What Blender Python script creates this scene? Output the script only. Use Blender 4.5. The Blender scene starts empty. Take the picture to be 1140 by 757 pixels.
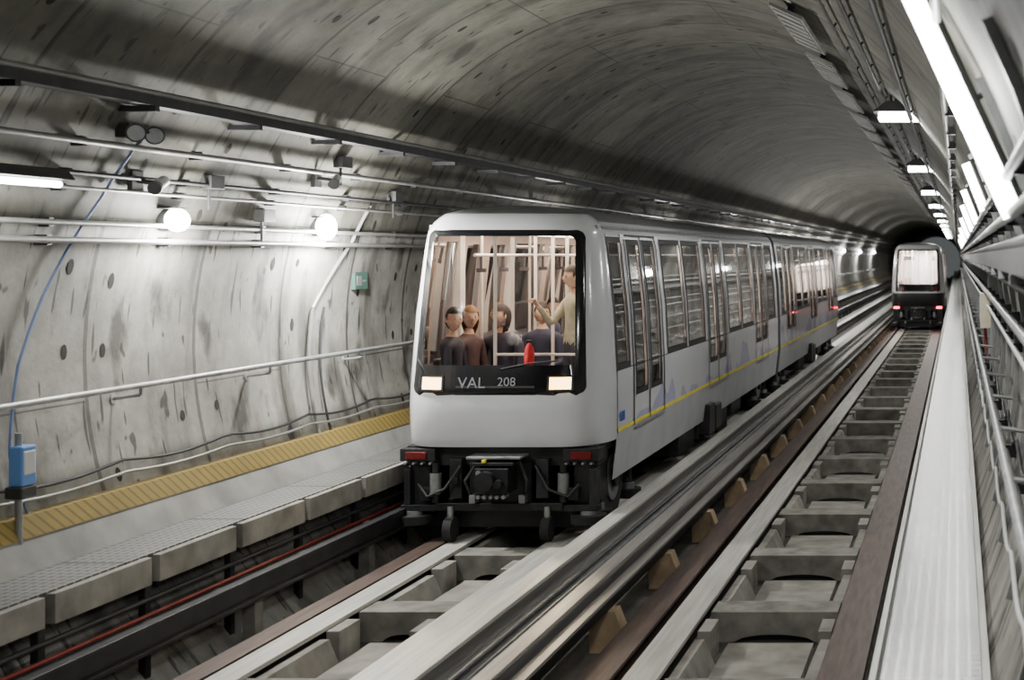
import bpy, math, random
from mathutils import Vector, Matrix
random.seed(7)
sc = bpy.context.scene
COL = sc.collection
# ------------------------------------------------------------------ world layout (metres)
XC, ZC, R = -2.95, 2.03, 3.40      # tunnel axis and radius (running surface z = 0)
YMIN, YMAX = -8.0, 190.0
RING = 1.4

# ------------------------------------------------------------------ materials
def new_mat(name):
    m = bpy.data.materials.new(name); m.use_nodes = True
    nt = m.node_tree
    return m, nt, nt.nodes['Principled BSDF']

def mat(name, col, rough=0.6, metal=0.0, var=0.25, scale=6.0, stretch=(1,1,1), emit=0, ecol=None, bump=0.0, spec=None, coat=0.0):
    m, nt, b = new_mat(name)
    b.inputs['Roughness'].default_value = rough
    b.inputs['Metallic'].default_value = metal
    if coat: b.inputs['Coat Weight'].default_value = coat
    if spec is not None: b.inputs['Specular IOR Level'].default_value = spec
    N, L = nt.nodes, nt.links
    tc = N.new('ShaderNodeTexCoord'); mp = N.new('ShaderNodeMapping')
    mp.inputs['Scale'].default_value = stretch
    L.new(tc.outputs['Object'], mp.inputs['Vector'])
    nz = N.new('ShaderNodeTexNoise'); nz.inputs['Scale'].default_value = scale; nz.inputs['Detail'].default_value = 6
    L.new(mp.outputs[0], nz.inputs['Vector'])
    cr = N.new('ShaderNodeValToRGB')
    cr.color_ramp.elements[0].position = 0.3; cr.color_ramp.elements[1].position = 0.7
    lo = [max(0, c*(1-var)) for c in col]; hi = [min(1, c*(1+var*0.6)) for c in col]
    cr.color_ramp.elements[0].color = (*lo, 1); cr.color_ramp.elements[1].color = (*hi, 1)
    L.new(nz.outputs['Fac'], cr.inputs['Fac']); L.new(cr.outputs[0], b.inputs['Base Color'])
    if bump:
        bp = N.new('ShaderNodeBump'); bp.inputs['Strength'].default_value = bump; bp.inputs['Distance'].default_value = 0.02
        L.new(nz.outputs['Fac'], bp.inputs['Height']); L.new(bp.outputs[0], b.inputs['Normal'])
    if emit:
        b.inputs['Emission Color'].default_value = (*(ecol or col), 1)
        b.inputs['Emission Strength'].default_value = emit
    return m

def math_node(nt, op, a, b=None, c=None):
    n = nt.nodes.new('ShaderNodeMath'); n.operation = op
    for i, v in enumerate((a, b, c)):
        if v is None: continue
        if isinstance(v, (int, float)): n.inputs[i].default_value = v
        else: nt.links.new(v, n.inputs[i])
    return n.outputs[0]

def mixcol(nt, fac, a, b):
    n = nt.nodes.new('ShaderNodeMix'); n.data_type = 'RGBA'
    if isinstance(fac, (int, float)): n.inputs[0].default_value = fac
    else: nt.links.new(fac, n.inputs[0])
    for s, v in ((6, a), (7, b)):
        if isinstance(v, tuple): n.inputs[s].default_value = (*v, 1)
        else: nt.links.new(v, n.inputs[s])
    return n.outputs[2]

def lining_material(name, dark, light):
    m, nt, b = new_mat(name); N, L = nt.nodes, nt.links
    tc = N.new('ShaderNodeTexCoord'); sp = N.new('ShaderNodeSeparateXYZ'); L.new(tc.outputs['UV'], sp.inputs[0])
    U, V = sp.outputs[0], sp.outputs[1]
    ring = math_node(nt, 'FLOOR', math_node(nt, 'DIVIDE', V, RING))
    jr = math_node(nt, 'LESS_THAN', math_node(nt, 'PINGPONG', V, RING/2), 0.022)
    off = math_node(nt, 'MULTIPLY', math_node(nt, 'MODULO', ring, 2.0), 1.35)
    U2 = math_node(nt, 'ADD', U, math_node(nt, 'ADD', off, 40))
    js = math_node(nt, 'LESS_THAN', math_node(nt, 'PINGPONG', U2, 1.5), 0.007)
    joint = math_node(nt, 'MAXIMUM', jr, js)
    seg = math_node(nt, 'FLOOR', math_node(nt, 'DIVIDE', U2, 3.0))
    cb = N.new('ShaderNodeCombineXYZ'); L.new(ring, cb.inputs[0]); L.new(seg, cb.inputs[1])
    wn = N.new('ShaderNodeTexWhiteNoise'); L.new(cb.outputs[0], wn.inputs['Vector'])
    wr = N.new('ShaderNodeTexWhiteNoise'); wr.noise_dimensions = '1D'; L.new(ring, wr.inputs['W'])
    nz = N.new('ShaderNodeTexNoise'); nz.inputs['Scale'].default_value = 1.3; nz.inputs['Detail'].default_value = 10; nz.inputs['Roughness'].default_value = .72
    L.new(tc.outputs['UV'], nz.inputs['Vector'])
    f = math_node(nt, 'ADD', math_node(nt, 'MULTIPLY', nz.outputs['Fac'], 2.2), math_node(nt, 'MULTIPLY', wn.outputs['Value'], .25))
    f = math_node(nt, 'SUBTRACT', f, .78); f = math_node(nt, 'MINIMUM', math_node(nt, 'MAXIMUM', f, 0), 1)
    base = mixcol(nt, f, dark, light)
    def noise_mask(scale, loc, detail, a, b_):
        mp = N.new('ShaderNodeMapping'); mp.inputs['Scale'].default_value = scale; mp.inputs['Location'].default_value = loc; L.new(tc.outputs['UV'], mp.inputs['Vector'])
        n2 = N.new('ShaderNodeTexNoise'); n2.inputs['Scale'].default_value = 1.0; n2.inputs['Detail'].default_value = detail; L.new(mp.outputs[0], n2.inputs['Vector'])
        st = N.new('ShaderNodeMapRange'); st.inputs[1].default_value = a; st.inputs[2].default_value = b_; L.new(n2.outputs['Fac'], st.inputs[0])
        return st.outputs[0]
    st = noise_mask((2.2, 15, 1), (0, 0, 0), 1, .665, .70)
    sp2 = noise_mask((4, 6, 1), (4, 8, 0), 2, .67, .71)
    s3 = noise_mask((.6, 2.6, 1), (9, 3, 0), 8, .50, .68)
    blot = noise_mask((1.3, 2.4, 1), (2, 17, 0), 8, .58, .68)
    c1 = mixcol(nt, math_node(nt, 'MULTIPLY', s3, .75), base, (.040, .038, .030))
    c1 = mixcol(nt, math_node(nt, 'MULTIPLY', blot, .8), c1, (.022, .021, .017))
    c2 = mixcol(nt, math_node(nt, 'MULTIPLY', math_node(nt, 'MAXIMUM', st, sp2), .8), c1, (.016, .016, .014))
    jf = math_node(nt, 'MULTIPLY', joint, math_node(nt, 'ADD', math_node(nt, 'MULTIPLY', wr.outputs['Value'], .5), .5))
    c3 = mixcol(nt, jf, c2, (.012, .012, .010))
    L.new(c3, b.inputs['Base Color']); b.inputs['Roughness'].default_value = .72
    bp = N.new('ShaderNodeBump'); bp.inputs['Strength'].default_value = .4; bp.inputs['Distance'].default_value = .03
    h = math_node(nt, 'SUBTRACT', nz.outputs['Fac'], joint); L.new(h, bp.inputs['Height']); L.new(bp.outputs[0], b.inputs['Normal'])
    return m

def grating_material(name, a, b_, pitch=.06, metal=.6, rough=.38):
    m, nt, b = new_mat(name); N, L = nt.nodes, nt.links
    tc = N.new('ShaderNodeTexCoord'); sp = N.new('ShaderNodeSeparateXYZ'); L.new(tc.outputs['Object'], sp.inputs[0])
    gx = math_node(nt, 'LESS_THAN', math_node(nt, 'PINGPONG', sp.outputs[0], pitch/2), pitch*.14)
    gy = math_node(nt, 'LESS_THAN', math_node(nt, 'PINGPONG', sp.outputs[1], pitch*.7), pitch*.16)
    g = math_node(nt, 'MAXIMUM', gx, gy)
    pan = math_node(nt, 'LESS_THAN', math_node(nt, 'PINGPONG', sp.outputs[1], .75), .014)
    nz = N.new('ShaderNodeTexNoise'); nz.inputs['Scale'].default_value = 3; nz.inputs['Detail'].default_value = 5
    L.new(tc.outputs['Object'], nz.inputs['Vector'])
    c = mixcol(nt, g, b_, a)
    c = mixcol(nt, math_node(nt, 'MULTIPLY', nz.outputs['Fac'], .5), c, (.08, .08, .075))
    c = mixcol(nt, pan, c, (.03, .03, .03))
    L.new(c, b.inputs['Base Color']); b.inputs['Metallic'].default_value = metal; b.inputs['Roughness'].default_value = rough
    bp = N.new('ShaderNodeBump'); bp.inputs['Strength'].default_value = .5; bp.inputs['Distance'].default_value = .006
    L.new(g, bp.inputs['Height']); L.new(bp.outputs[0], b.inputs['Normal'])
    return m

def hatch_material(name):
    m, nt, b = new_mat(name); N, L = nt.nodes, nt.links
    tc = N.new('ShaderNodeTexCoord'); sp = N.new('ShaderNodeSeparateXYZ'); L.new(tc.outputs['Object'], sp.inputs[0])
    d = math_node(nt, 'ADD', sp.outputs[1], sp.outputs[2])
    g = math_node(nt, 'LESS_THAN', math_node(nt, 'PINGPONG', d, .05), .014)
    nz = N.new('ShaderNodeTexNoise'); nz.inputs['Scale'].default_value = 5; L.new(tc.outputs['Object'], nz.inputs['Vector'])
    c = mixcol(nt, nz.outputs['Fac'], (.36, .25, .05), (.20, .15, .04))
    c = mixcol(nt, math_node(nt, 'MULTIPLY', g, .6), c, (.07, .055, .025))
    L.new(c, b.inputs['Base Color']); b.inputs['Roughness'].default_value = .7
    return m

def glass_material(name, tint=(.9, .92, .92), refl=.12, dark=0.0):
    m = bpy.data.materials.new(name); m.use_nodes = True; nt = m.node_tree; N, L = nt.nodes, nt.links
    N.clear(); o = N.new('ShaderNodeOutputMaterial')
    tr = N.new('ShaderNodeBsdfTransparent'); tr.inputs[0].default_value = (*tint, 1)
    gl = N.new('ShaderNodeBsdfGlossy'); gl.inputs['Roughness'].default_value = .03; gl.inputs[0].default_value = (.9, .9, .9, 1)
    lw = N.new('ShaderNodeLayerWeight'); lw.inputs[0].default_value = refl
    nz = N.new('ShaderNodeTexNoise'); nz.inputs['Scale'].default_value = .8
    tc = N.new('ShaderNodeTexCoord'); L.new(tc.outputs['Object'], nz.inputs['Vector'])
    f = math_node(nt, 'MULTIPLY', lw.outputs['Fresnel'], math_node(nt, 'ADD', nz.outputs['Fac'], .4))
    mx = N.new('ShaderNodeMixShader'); L.new(f, mx.inputs[0]); L.new(tr.outputs[0], mx.inputs[1]); L.new(gl.outputs[0], mx.inputs[2])
    L.new(mx.outputs[0], o.inputs[0])
    return m

def livery_material(name):
    m, nt, b = new_mat(name); N, L = nt.nodes, nt.links
    tc = N.new('ShaderNodeTexCoord'); sp = N.new('ShaderNodeSeparateXYZ'); L.new(tc.outputs['Object'], sp.inputs[0])
    cb = N.new('ShaderNodeCombineXYZ'); L.new(sp.outputs[1], cb.inputs[0])
    nz = N.new('ShaderNodeTexNoise'); nz.inputs['Scale'].default_value = .85; nz.inputs['Detail'].default_value = 2; L.new(cb.outputs[0], nz.inputs['Vector'])
    top = math_node(nt, 'ADD', 1.0, math_node(nt, 'MULTIPLY', math_node(nt, 'SUBTRACT', nz.outputs['Fac'], .46), 2.2))
    blue = math_node(nt, 'LESS_THAN', sp.outputs[2], top)
    ab = math_node(nt, 'GREATER_THAN', sp.outputs[2], 1.02)
    yy = math_node(nt, 'GREATER_THAN', sp.outputs[1], 14.2)
    f = math_node(nt, 'MULTIPLY', math_node(nt, 'MULTIPLY', blue, ab), math_node(nt, 'MULTIPLY', yy, .45))
    c = mixcol(nt, f, (.68, .69, .74), (.22, .25, .62))
    n2 = N.new('ShaderNodeTexNoise'); n2.inputs['Scale'].default_value = 1.5; L.new(tc.outputs['Object'], n2.inputs['Vector'])
    c = mixcol(nt, math_node(nt, 'MULTIPLY', n2.outputs['Fac'], .12), c, (.3, .3, .3))
    L.new(c, b.inputs['Base Color']); b.inputs['Roughness'].default_value = .25; b.inputs['Coat Weight'].default_value = .5
    return m

M = {}
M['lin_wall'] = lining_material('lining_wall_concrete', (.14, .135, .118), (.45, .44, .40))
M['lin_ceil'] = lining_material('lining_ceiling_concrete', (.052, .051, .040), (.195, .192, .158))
M['slab'] = mat('slab_concrete', (.085, .08, .07), .85, var=.5, scale=2.5, bump=.3)
M['conc'] = mat('pale_concrete', (.29, .275, .245), .8, var=.4, scale=4, bump=.2)
M['conc2'] = mat('sleeper_concrete', (.23, .22, .195), .8, var=.5, scale=5, bump=.25)
M['curb'] = mat('curb_concrete', (.27, .27, .255), .8, var=.3, scale=3, bump=.2)
M['grate'] = grating_material('walkway_grating', (.36, .365, .36), (.11, .11, .105), metal=.85, rough=.27)
M['grate2'] = grating_material('steel_grating', (.44, .45, .45), (.17, .175, .175))
M['hatch'] = hatch_material('ochre_hatched_edge')
M['steel'] = mat('worn_steel', (.30, .29, .275), .40, .6, var=.3, scale=3, stretch=(8, .4, 8))
M['galv'] = mat('galvanised_steel', (.36, .37, .37), .45, .6, var=.25, scale=8)
M['strip'] = mat('running_strip_pale', (.56, .55, .51), .45, .15, var=.25, scale=3, stretch=(8, .4, 8))
M['rust'] = mat('rusty_brown_steel', (.10, .066, .053), .55, .4, var=.45, scale=4, stretch=(6, .6, 6))
M['ochre'] = mat('ochre_bracket', (.40, .29, .18), .7, var=.3)
M['black'] = mat('black_paint', (.012, .012, .014), .45, var=.3)
M['dark'] = mat('dark_steel', (.035, .035, .038), .5, .5, var=.4)
M['rubber'] = mat('tyre_rubber', (.02, .02, .02), .85, var=.3)
M['mask'] = mat('gloss_black_fascia', (.008, .008, .010), .12, var=.1, coat=.6)
M['paint'] = mat('pale_grey_paint', (.66, .67, .70), .22, var=.06, scale=2, coat=.6)
M['roof'] = mat('roof_grey', (.15, .155, .16), .5, var=.2)
M['livery'] = livery_material('side_livery')
M['skirt'] = mat('skirt_grey', (.42, .43, .45), .4, var=.12, scale=3)
M['yellow'] = mat('yellow_stripe', (.80, .68, .05), .5, var=.1)
M['bluep'] = mat('blue_logo', (.05, .12, .45), .5, var=.1)
M['seam'] = mat('door_seam_rubber', (.012, .012, .014), .6, var=.2)
M['wind'] = glass_material('windscreen_glass', (.86, .84, .80), .09)
M['sidegl'] = glass_material('tinted_side_glass', (.20, .21, .23), .28)
M['intwall'] = mat('interior_panel', (.42, .33, .29), .5, var=.2, scale=3)
M['intfloor'] = mat('interior_floor', (.08, .07, .07), .6, var=.3)
M['intceil'] = mat('interior_ceiling', (.38, .32, .29), .5, var=.08)
M['pole'] = mat('pole_enamel', (.82, .77, .72), .3, var=.05)
M['seat'] = mat('seat_shell', (.10, .09, .10), .5, var=.2)
M['seatb'] = mat('seat_grey', (.20, .18, .18), .5, var=.2)
M['intlamp'] = mat('interior_lamp', (1, .93, .84), .5, var=.02, emit=9, ecol=(1, .88, .76))
M['head'] = mat('headlamp_lens', (1, .9, .7), .3, var=.02, emit=9, ecol=(1, .60, .20))
M['tail'] = mat('tail_lamp_lens', (.9, .05, .04), .3, var=.02, emit=16, ecol=(1, .03, .06))
M['tailoff'] = mat('unlit_red_lens', (.14, .01, .01), .25, var=.1)
M['lamp'] = mat('lamp_diffuser', (1, 1, 1), .5, var=.02, emit=24, ecol=(.96, 1, 1))
M['bulk'] = mat('bulkhead_diffuser', (1, 1, 1), .5, var=.02, emit=90, ecol=(1, 1, .97))
M['hood'] = mat('lamp_hood', (.045, .045, .045), .5, .2, var=.3)
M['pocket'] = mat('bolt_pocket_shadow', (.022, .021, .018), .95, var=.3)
M['duct'] = mat('ceiling_duct_panel', (.24, .24, .225), .6, .1, var=.3, scale=3)
M['cable'] = mat('black_cable', (.03, .03, .032), .6, var=.3)
M['cgrey'] = mat('grey_conduit', (.27, .27, .26), .4, .3, var=.2)
M['redcab'] = mat('red_cable', (.30, .03, .025), .6, var=.3)
M['bluehose'] = mat('blue_hose', (.16, .22, .40), .5, var=.15)
M['bluebox'] = mat('blue_device', (.14, .32, .72), .4, var=.1)
M['white'] = mat('white_plastic', (.66, .67, .67), .4, var=.08)
M['cream'] = mat('cream_box', (.66, .60, .44), .5, var=.15)
M['green'] = mat('green_sign', (.05, .12, .09), .5, var=.2)
M['text'] = mat('fascia_lettering', (.22, .23, .25), .5, var=.1)

# ------------------------------------------------------------------ mesh builder
class MB:
    def __init__(s): s.v = []; s.f = []; s.m = []; s.sm = []; s.mats = []; s.uv = {}
    def mi(s, k):
        if k not in s.mats: s.mats.append(k)
        return s.mats.index(k)
    def add(s, vs, fs, k, smooth=False):
        o = len(s.v); s.v += [tuple(p) for p in vs]; i = s.mi(k)
        for f in fs: s.f.append(tuple(o+a for a in f)); s.m.append(i); s.sm.append(smooth)
    def box(s, x0, x1, y0, y1, z0, z1, k):
        vs = [(x, y, z) for x in (x0, x1) for y in (y0, y1) for z in (z0, z1)]
        s.add(vs, [(0, 1, 3, 2), (4, 6, 7, 5), (0, 4, 5, 1), (2, 3, 7, 6), (0, 2, 6, 4), (1, 5, 7, 3)], k)
    def prism(s, pts, y0, y1, k):   # pts (x,z) profile extruded along y
        n = len(pts); vs = [(p[0], y0, p[1]) for p in pts]+[(p[0], y1, p[1]) for p in pts]
        fs = [tuple(range(n)), tuple(range(2*n-1, n-1, -1))]+[(i, n+i, n+(i+1) % n, (i+1) % n) for i in range(n)]
        s.add(vs, fs, k)
    def cyl(s, p0, p1, r, k, seg=14, r2=None, smooth=True):
        p0, p1 = Vector(p0), Vector(p1); d = (p1-p0); q = d.to_track_quat('Z', 'Y'); r2 = r if r2 is None else r2
        vs = []
        for p, rr in ((p0, r), (p1, r2)):
            for i in range(seg):
                a = 2*math.pi*i/seg; vs.append(p+q @ Vector((rr*math.cos(a), rr*math.sin(a), 0)))
        s.add(vs, [(i, (i+1) % seg, seg+(i+1) % seg, seg+i) for i in range(seg)], k, smooth)
        s.add(vs[:seg], [tuple(range(seg-1, -1, -1))], k); s.add(vs[seg:], [tuple(range(seg))], k)
    def tube(s, pts, r, k, seg=8):
        for a, b in zip(pts[:-1], pts[1:]): s.cyl(a, b, r, k, seg)
    def ell(s, c, rad, k, nu=16, nv=10, rot=None):
        vs = []; fs = []
        for j in range(nv+1):
            t = math.pi*j/nv
            for i in range(nu):
                a = 2*math.pi*i/nu
                p = Vector((rad[0]*math.sin(t)*math.cos(a), rad[1]*math.sin(t)*math.sin(a), rad[2]*math.cos(t)))
                if rot: p = rot @ p
                vs.append(Vector(c)+p)
        for j in range(nv):
            for i in range(nu): fs.append((j*nu+i, (j+1)*nu+i, (j+1)*nu+(i+1) % nu, j*nu+(i+1) % nu))
        s.add(vs, fs, k, True)
    def grid(s, fn, us, vs_, k, smooth=True, skip=None, kf=None):
        o = len(s.v); n = len(vs_)
        for u in us:
            for v in vs_: s.v.append(tuple(fn(u, v)))
        for i in range(len(us)-1):
            for j in range(n-1):
                cu, cv = (us[i]+us[i+1])/2, (vs_[j]+vs_[j+1])/2
                if skip and skip(cu, cv): continue
                s.f.append((o+i*n+j, o+(i+1)*n+j, o+(i+1)*n+j+1, o+i*n+j+1)); s.m.append(s.mi(kf(cu, cv) if kf else k)); s.sm.append(smooth)
    def done(s, name, parent=None, bevel=0.0):
        me = bpy.data.meshes.new(name); me.from_pydata(s.v, [], s.f)
        for k in s.mats: me.materials.append(M[k])
        for p, mi, sm in zip(me.polygons, s.m, s.sm): p.material_index = mi; p.use_smooth = sm
        me.validate(); me.update()
        o = bpy.data.objects.new(name, me); COL.objects.link(o)
        if parent: o.parent = parent
        if bevel:
            b = o.modifiers.new('bevel', 'BEVEL'); b.width = bevel; b.segments = 2; b.limit_method = 'ANGLE'; b.angle_limit = math.radians(40)
        return o

def empty(name, loc=(0, 0, 0)):
    e = bpy.data.objects.new(name, None); e.empty_display_size = .2; COL.objects.link(e); return e

def wallpt(z, inset=0.0, side=-1):
    r = R-inset; return XC+side*math.sqrt(max(0, r*r-(z-ZC)**2))
def wp(deg, y, inset=0.0):     # angle measured from +x, counter-clockwise
    a = math.radians(deg); r = R-inset
    return (XC+r*math.cos(a), y, ZC+r*math.sin(a))

# ------------------------------------------------------------------ tunnel lining
def lining(name, a0, a1, k):
    n = max(4, int((a1-a0)/3)); ys = [YMIN+(YMAX-YMIN)*i/66 for i in range(67)]
    angs = [a0+(a1-a0)*i/n for i in range(n+1)]
    me = bpy.data.meshes.new(name); vs = [wp(a, y) for a in angs for y in ys]; ny = len(ys)
    fs = [((i+1)*ny+j, (i+1)*ny+j+1, i*ny+j+1, i*ny+j) for i in range(n) for j in range(ny-1)]
    me.from_pydata(vs, [], fs); uvl = me.uv_layers.new(name='UVMap')
    for lp in me.loops:
        vi = lp.vertex_index; uvl.data[lp.index].uv = (math.radians(angs[vi//ny])*R, ys[vi % ny]+20*RING)
    me.update()
    p0 = me.polygons[len(me.polygons)//2]; inward = Vector((XC, p0.center.y, ZC))-p0.center
    if p0.normal.dot(inward) < 0: me.flip_normals()
    for p in me.polygons: p.use_smooth = True
    me.materials.append(M[k]); me.update()
    o = bpy.data.objects.new(name, me); COL.objects.link(o)
    so = o.modifiers.new('thickness', 'SOLIDIFY'); so.thickness = .25; so.offset = -1
    return o
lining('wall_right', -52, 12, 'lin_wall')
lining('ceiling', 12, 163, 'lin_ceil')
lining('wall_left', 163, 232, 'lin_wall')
mb = MB(); hw = 2.5
mb.box(XC-hw, XC+hw, YMIN, YMAX, -.5, -.27, 'slab'); mb.done('floor')

# bolt pockets (one mass object)
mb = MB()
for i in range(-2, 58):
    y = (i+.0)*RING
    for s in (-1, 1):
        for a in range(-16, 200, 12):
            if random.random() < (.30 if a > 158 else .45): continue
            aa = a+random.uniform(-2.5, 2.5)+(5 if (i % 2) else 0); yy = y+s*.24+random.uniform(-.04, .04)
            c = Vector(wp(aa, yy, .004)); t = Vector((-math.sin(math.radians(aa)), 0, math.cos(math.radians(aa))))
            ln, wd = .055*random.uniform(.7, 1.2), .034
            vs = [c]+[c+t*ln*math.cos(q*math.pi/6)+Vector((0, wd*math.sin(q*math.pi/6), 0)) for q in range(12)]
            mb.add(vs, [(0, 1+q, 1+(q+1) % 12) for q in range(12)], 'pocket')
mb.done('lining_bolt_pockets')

# ------------------------------------------------------------------ walkways
YE = YMAX-.5
L0, L1, WZ = -6.07, -5.56, .72
mb = MB()
mb.box(L0+.02, L1, YMIN, YE, WZ-.03, WZ, 'grate2')
wk = mb.done('walkway_left')
mb = MB(); y = YMIN
while y < 60:
    mb.box(L1-.02, L1+.05, y+.03, y+1.02, WZ-.20, WZ-.012, 'conc')
    mb.box(L1-.06, L1-.01, y-.04, y+.03, -.2, WZ-.04, 'dark'); mb.box(L1-.45, L1-.05, y-.03, y+.02, WZ-.10, WZ-.032, 'dark')
    y += 1.08
mb.done('edge_panels', wk, .006)
mb = MB(); mb.tube([(L1+.0, YMIN, .30), (L1+.0, YE, .30)], .016, 'redcab'); mb.tube([(L1-.05, YMIN, .18), (L1-.05, YE, .18)], .03, 'cable'); mb.tube([(L1-.02, YMIN, .40), (L1-.02, YE, .40)], .02, 'cable')
mb.done('under_walkway_cables', wk)
mb = MB()
mb.prism([(wallpt(.72)-.0, .721), (wallpt(.72)+.10, .721), (wallpt(.92)+.075, .92), (wallpt(.92)-.0, .92)], YMIN, YE, 'curb')
mb.done('curb_left')
mb = MB()
mb.prism([(wallpt(.921)-.0, .921), (wallpt(.921)+.085, .921), (wallpt(1.06)+.085, 1.06), (wallpt(1.06)-.0, 1.06)], YMIN, YE, 'hatch')
mb.done('trim_ochre_band')

RX0, RX1 = -.43, .16
mb = MB()
mb.box(RX0+.05, RX1-.04, YMIN, YE, WZ-.03, WZ-.004, 'grate')
mb.box(RX0, RX0+.035, YMIN, YE, WZ-.10, WZ+.012, 'strip'); mb.box(RX0+.035, RX0+.05, YMIN, YE, WZ-.06, WZ-.01, 'dark'); mb.box(RX1-.04, RX1, YMIN, YE, WZ-.06, WZ+.03, 'strip')
y = 1.0
while y < 110:
    mb.box(RX0, RX1, y, y+.06, WZ-.12, WZ-.035, 'dark'); mb.box(RX0+.01, RX0+.07, y, y+.06, -.2, WZ-.1, 'dark'); y += 2.0
mb.done('walkway_right', None, .003)

# ------------------------------------------------------------------ handrails, conduits, trays
def handrail(name, z, side):
    x = wallpt(z, .22, side); xw = wallpt(z, 0, side); mb = MB()
    mb.cyl((x, YMIN+1, z), (x, YE, z), .022, 'galv', 12)
    y = 0.6
    while y < 120:
        mb.cyl((x, y, z-.01), (x, y, z-.07), .012, 'galv', 8); mb.cyl((x, y, z-.07), (xw-side*.0, y, z-.10), .014, 'galv', 8)
        mb.cyl((xw-side*.02, y, z-.10), (xw, y, z-.10), .04, 'galv', 10); y += 1.9
    return mb.done(name)
handrail('handrail', 1.80, -1); handrail('handrail', 1.80, 1)

def run(name, z, r, k, side=-1, inset=.07, clips=1.4, wavy=0):
    mb = MB()
    if wavy:
        pts = []; y = YMIN
        while y < 60:
            pts.append((wallpt(z, inset, side), y, z-wavy*abs(math.sin(y*2.2)))); y += .15
        mb.tube(pts, r, k, 6)
    else:
        x = wallpt(z, inset, side); mb.cyl((x, YMIN+.5, z), (x, YE, z), r, k, 10)
    y = .7
    while y < 100 and not wavy:
        xw = wallpt(z, 0, side); x = wallpt(z, inset, side)
        mb.box(min(x, xw), max(x, xw), y, y+.05, z-r-.012, z+r+.012, 'dark'); y += clips
    return mb.done(name)
mb = MB(); x = wallpt(3.87, .12)
mb.prism([(x-.06, 3.82), (x+.06, 3.82), (x+.06, 3.89), (x-.06, 3.89)], YMIN+.5, YE, 'dark')
mb.cyl((x+.035, YMIN+.5, 3.91), (x+.035, YE, 3.91), .025, 'cgrey'); mb.cyl((x-.03, YMIN+.5, 3.91), (x-.03, YE, 3.91), .025, 'cable')
y = 1
while y < 110: mb.box(wallpt(3.8), x+.07, y, y+.05, 3.78, 3.82, 'dark'); y += 1.4
mb.done('cable_tray')
run('wall_conduit', 3.55, .022, 'cgrey'); run('wall_conduit', 3.34, .016, 'cable'); run('wall_conduit', 3.24, .014, 'cgrey')
run('wall_conduit', 3.00, .020, 'cgrey'); run('wall_conduit', 2.88, .024, 'cgrey', inset=.09)
run('signal_cable', 1.26, .012, 'cable', wavy=.05); run('signal_cable', 1.17, .012, 'cgrey', wavy=.03)
run('wall_conduit', 3.1, .022, 'cgrey', 1); run('wall_conduit', 2.95, .026, 'white', 1, .09); run('wall_conduit', 2.6, .02, 'cable', 1)
run('wall_conduit', 2.35, .03, 'cgrey', 1, .09); run('wall_conduit', 2.15, .018, 'white', 1); run('wall_conduit', 1.45, .03, 'cgrey', 1, .08); run('wall_conduit', 3.75, .02, 'cgrey', 1, .06)
run('signal_cable', 1.2, .014, 'white', 1, .06, wavy=.10); run('signal_cable', 1.62, .012, 'cable', 1, .05, wavy=.12)
mb = MB(); x = wallpt(2.75, .1, 1)
mb.prism([(x-.06, 2.70), (x+.08, 2.70), (x+.08, 2.80), (x-.06, 2.80)], YMIN+.5, YE, 'dark'); mb.cyl((x-.02, YMIN+.5, 2.82), (x-.02, YE, 2.82), .03, 'cable')
y = 1
while y < 110: mb.box(x-.07, wallpt(2.7, 0, 1), y, y+.05, 2.66, 2.70, 'galv'); y += 1.4
mb.done('cable_tray')
mb = MB(); y = 1.4
while y < 90:
    for i in range(11):
        a0, a1 = -18+i*4, -14+i*4
        P = [wp(a0, y, 0), wp(a0, y, .035), wp(a1, y, .035), wp(a1, y, 0)]
        vs = P+[(p[0], y+.05, p[2]) for p in P]; mb.add(vs, [(0, 1, 2, 3), (7, 6, 5, 4), (1, 5, 6, 2), (0, 4, 5, 1), (2, 6, 7, 3)], 'galv')
    y += 1.4
mb.done('bracket_ribs')

def arc_tube(name, pts, r, k):
    mb = MB(); P = []
    for (a0, y0), (a1, y1) in zip(pts[:-1], pts[1:]):
        for i in range(8): t = i/8; P.append(wp(a0+(a1-a0)*t, y0+(y1-y0)*t, .03+r))
    P.append(wp(*pts[-1], .03+r)); mb.tube(P, r, k, 8); return mb.done(name)
arc_tube('blue_hose', [(199, 8.95), (190, 8.9), (180, 9.05), (172, 9.25), (160, 9.6), (150, 9.8)], .010, 'bluehose')
arc_tube('riser_conduit', [(197, 13.0), (186, 13.05), (176, 13.15), (165, 13.75), (158, 13.9)], .018, 'cgrey')
arc_tube('riser_conduit', [(197, 13.25), (186, 13.3), (176, 13.4)], .012, 'cable')

# ------------------------------------------------------------------ track
def running_strip(x0, x1, kt):
    mb = MB(); mb.box(x0, x1, YMIN, YE, -.035, 0, kt); mb.box((x0+x1)/2-.05, (x0+x1)/2+.05, YMIN, YE, -.2, -.03, 'dark'); mb.box(x0+.02, x1-.02, YMIN, YE, -.27, -.2, 'conc2')
    mb.done('running_strip', None, .004)
running_strip(-4.93, -4.72, 'strip'); running_strip(-3.98, -3.70, 'strip')
running_strip(-2.20, -1.97, 'strip'); running_strip(-.92, -.62, 'rust')
def brown(x0, x1, z):
    mb = MB(); mb.box(x0, x1, YMIN, YE, z-.03, z, 'rust'); mb.box(x0+.03, x0+.06, YMIN, YE, z-.2, z-.02, 'rust'); mb.box(x0, x1, YMIN, YE, -.27, z-.19, 'rust')
    mb.done('rusty_side_rail', None, .004)
brown(-5.14, -4.96, .0); brown(-2.48, -2.26, .02)
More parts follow.
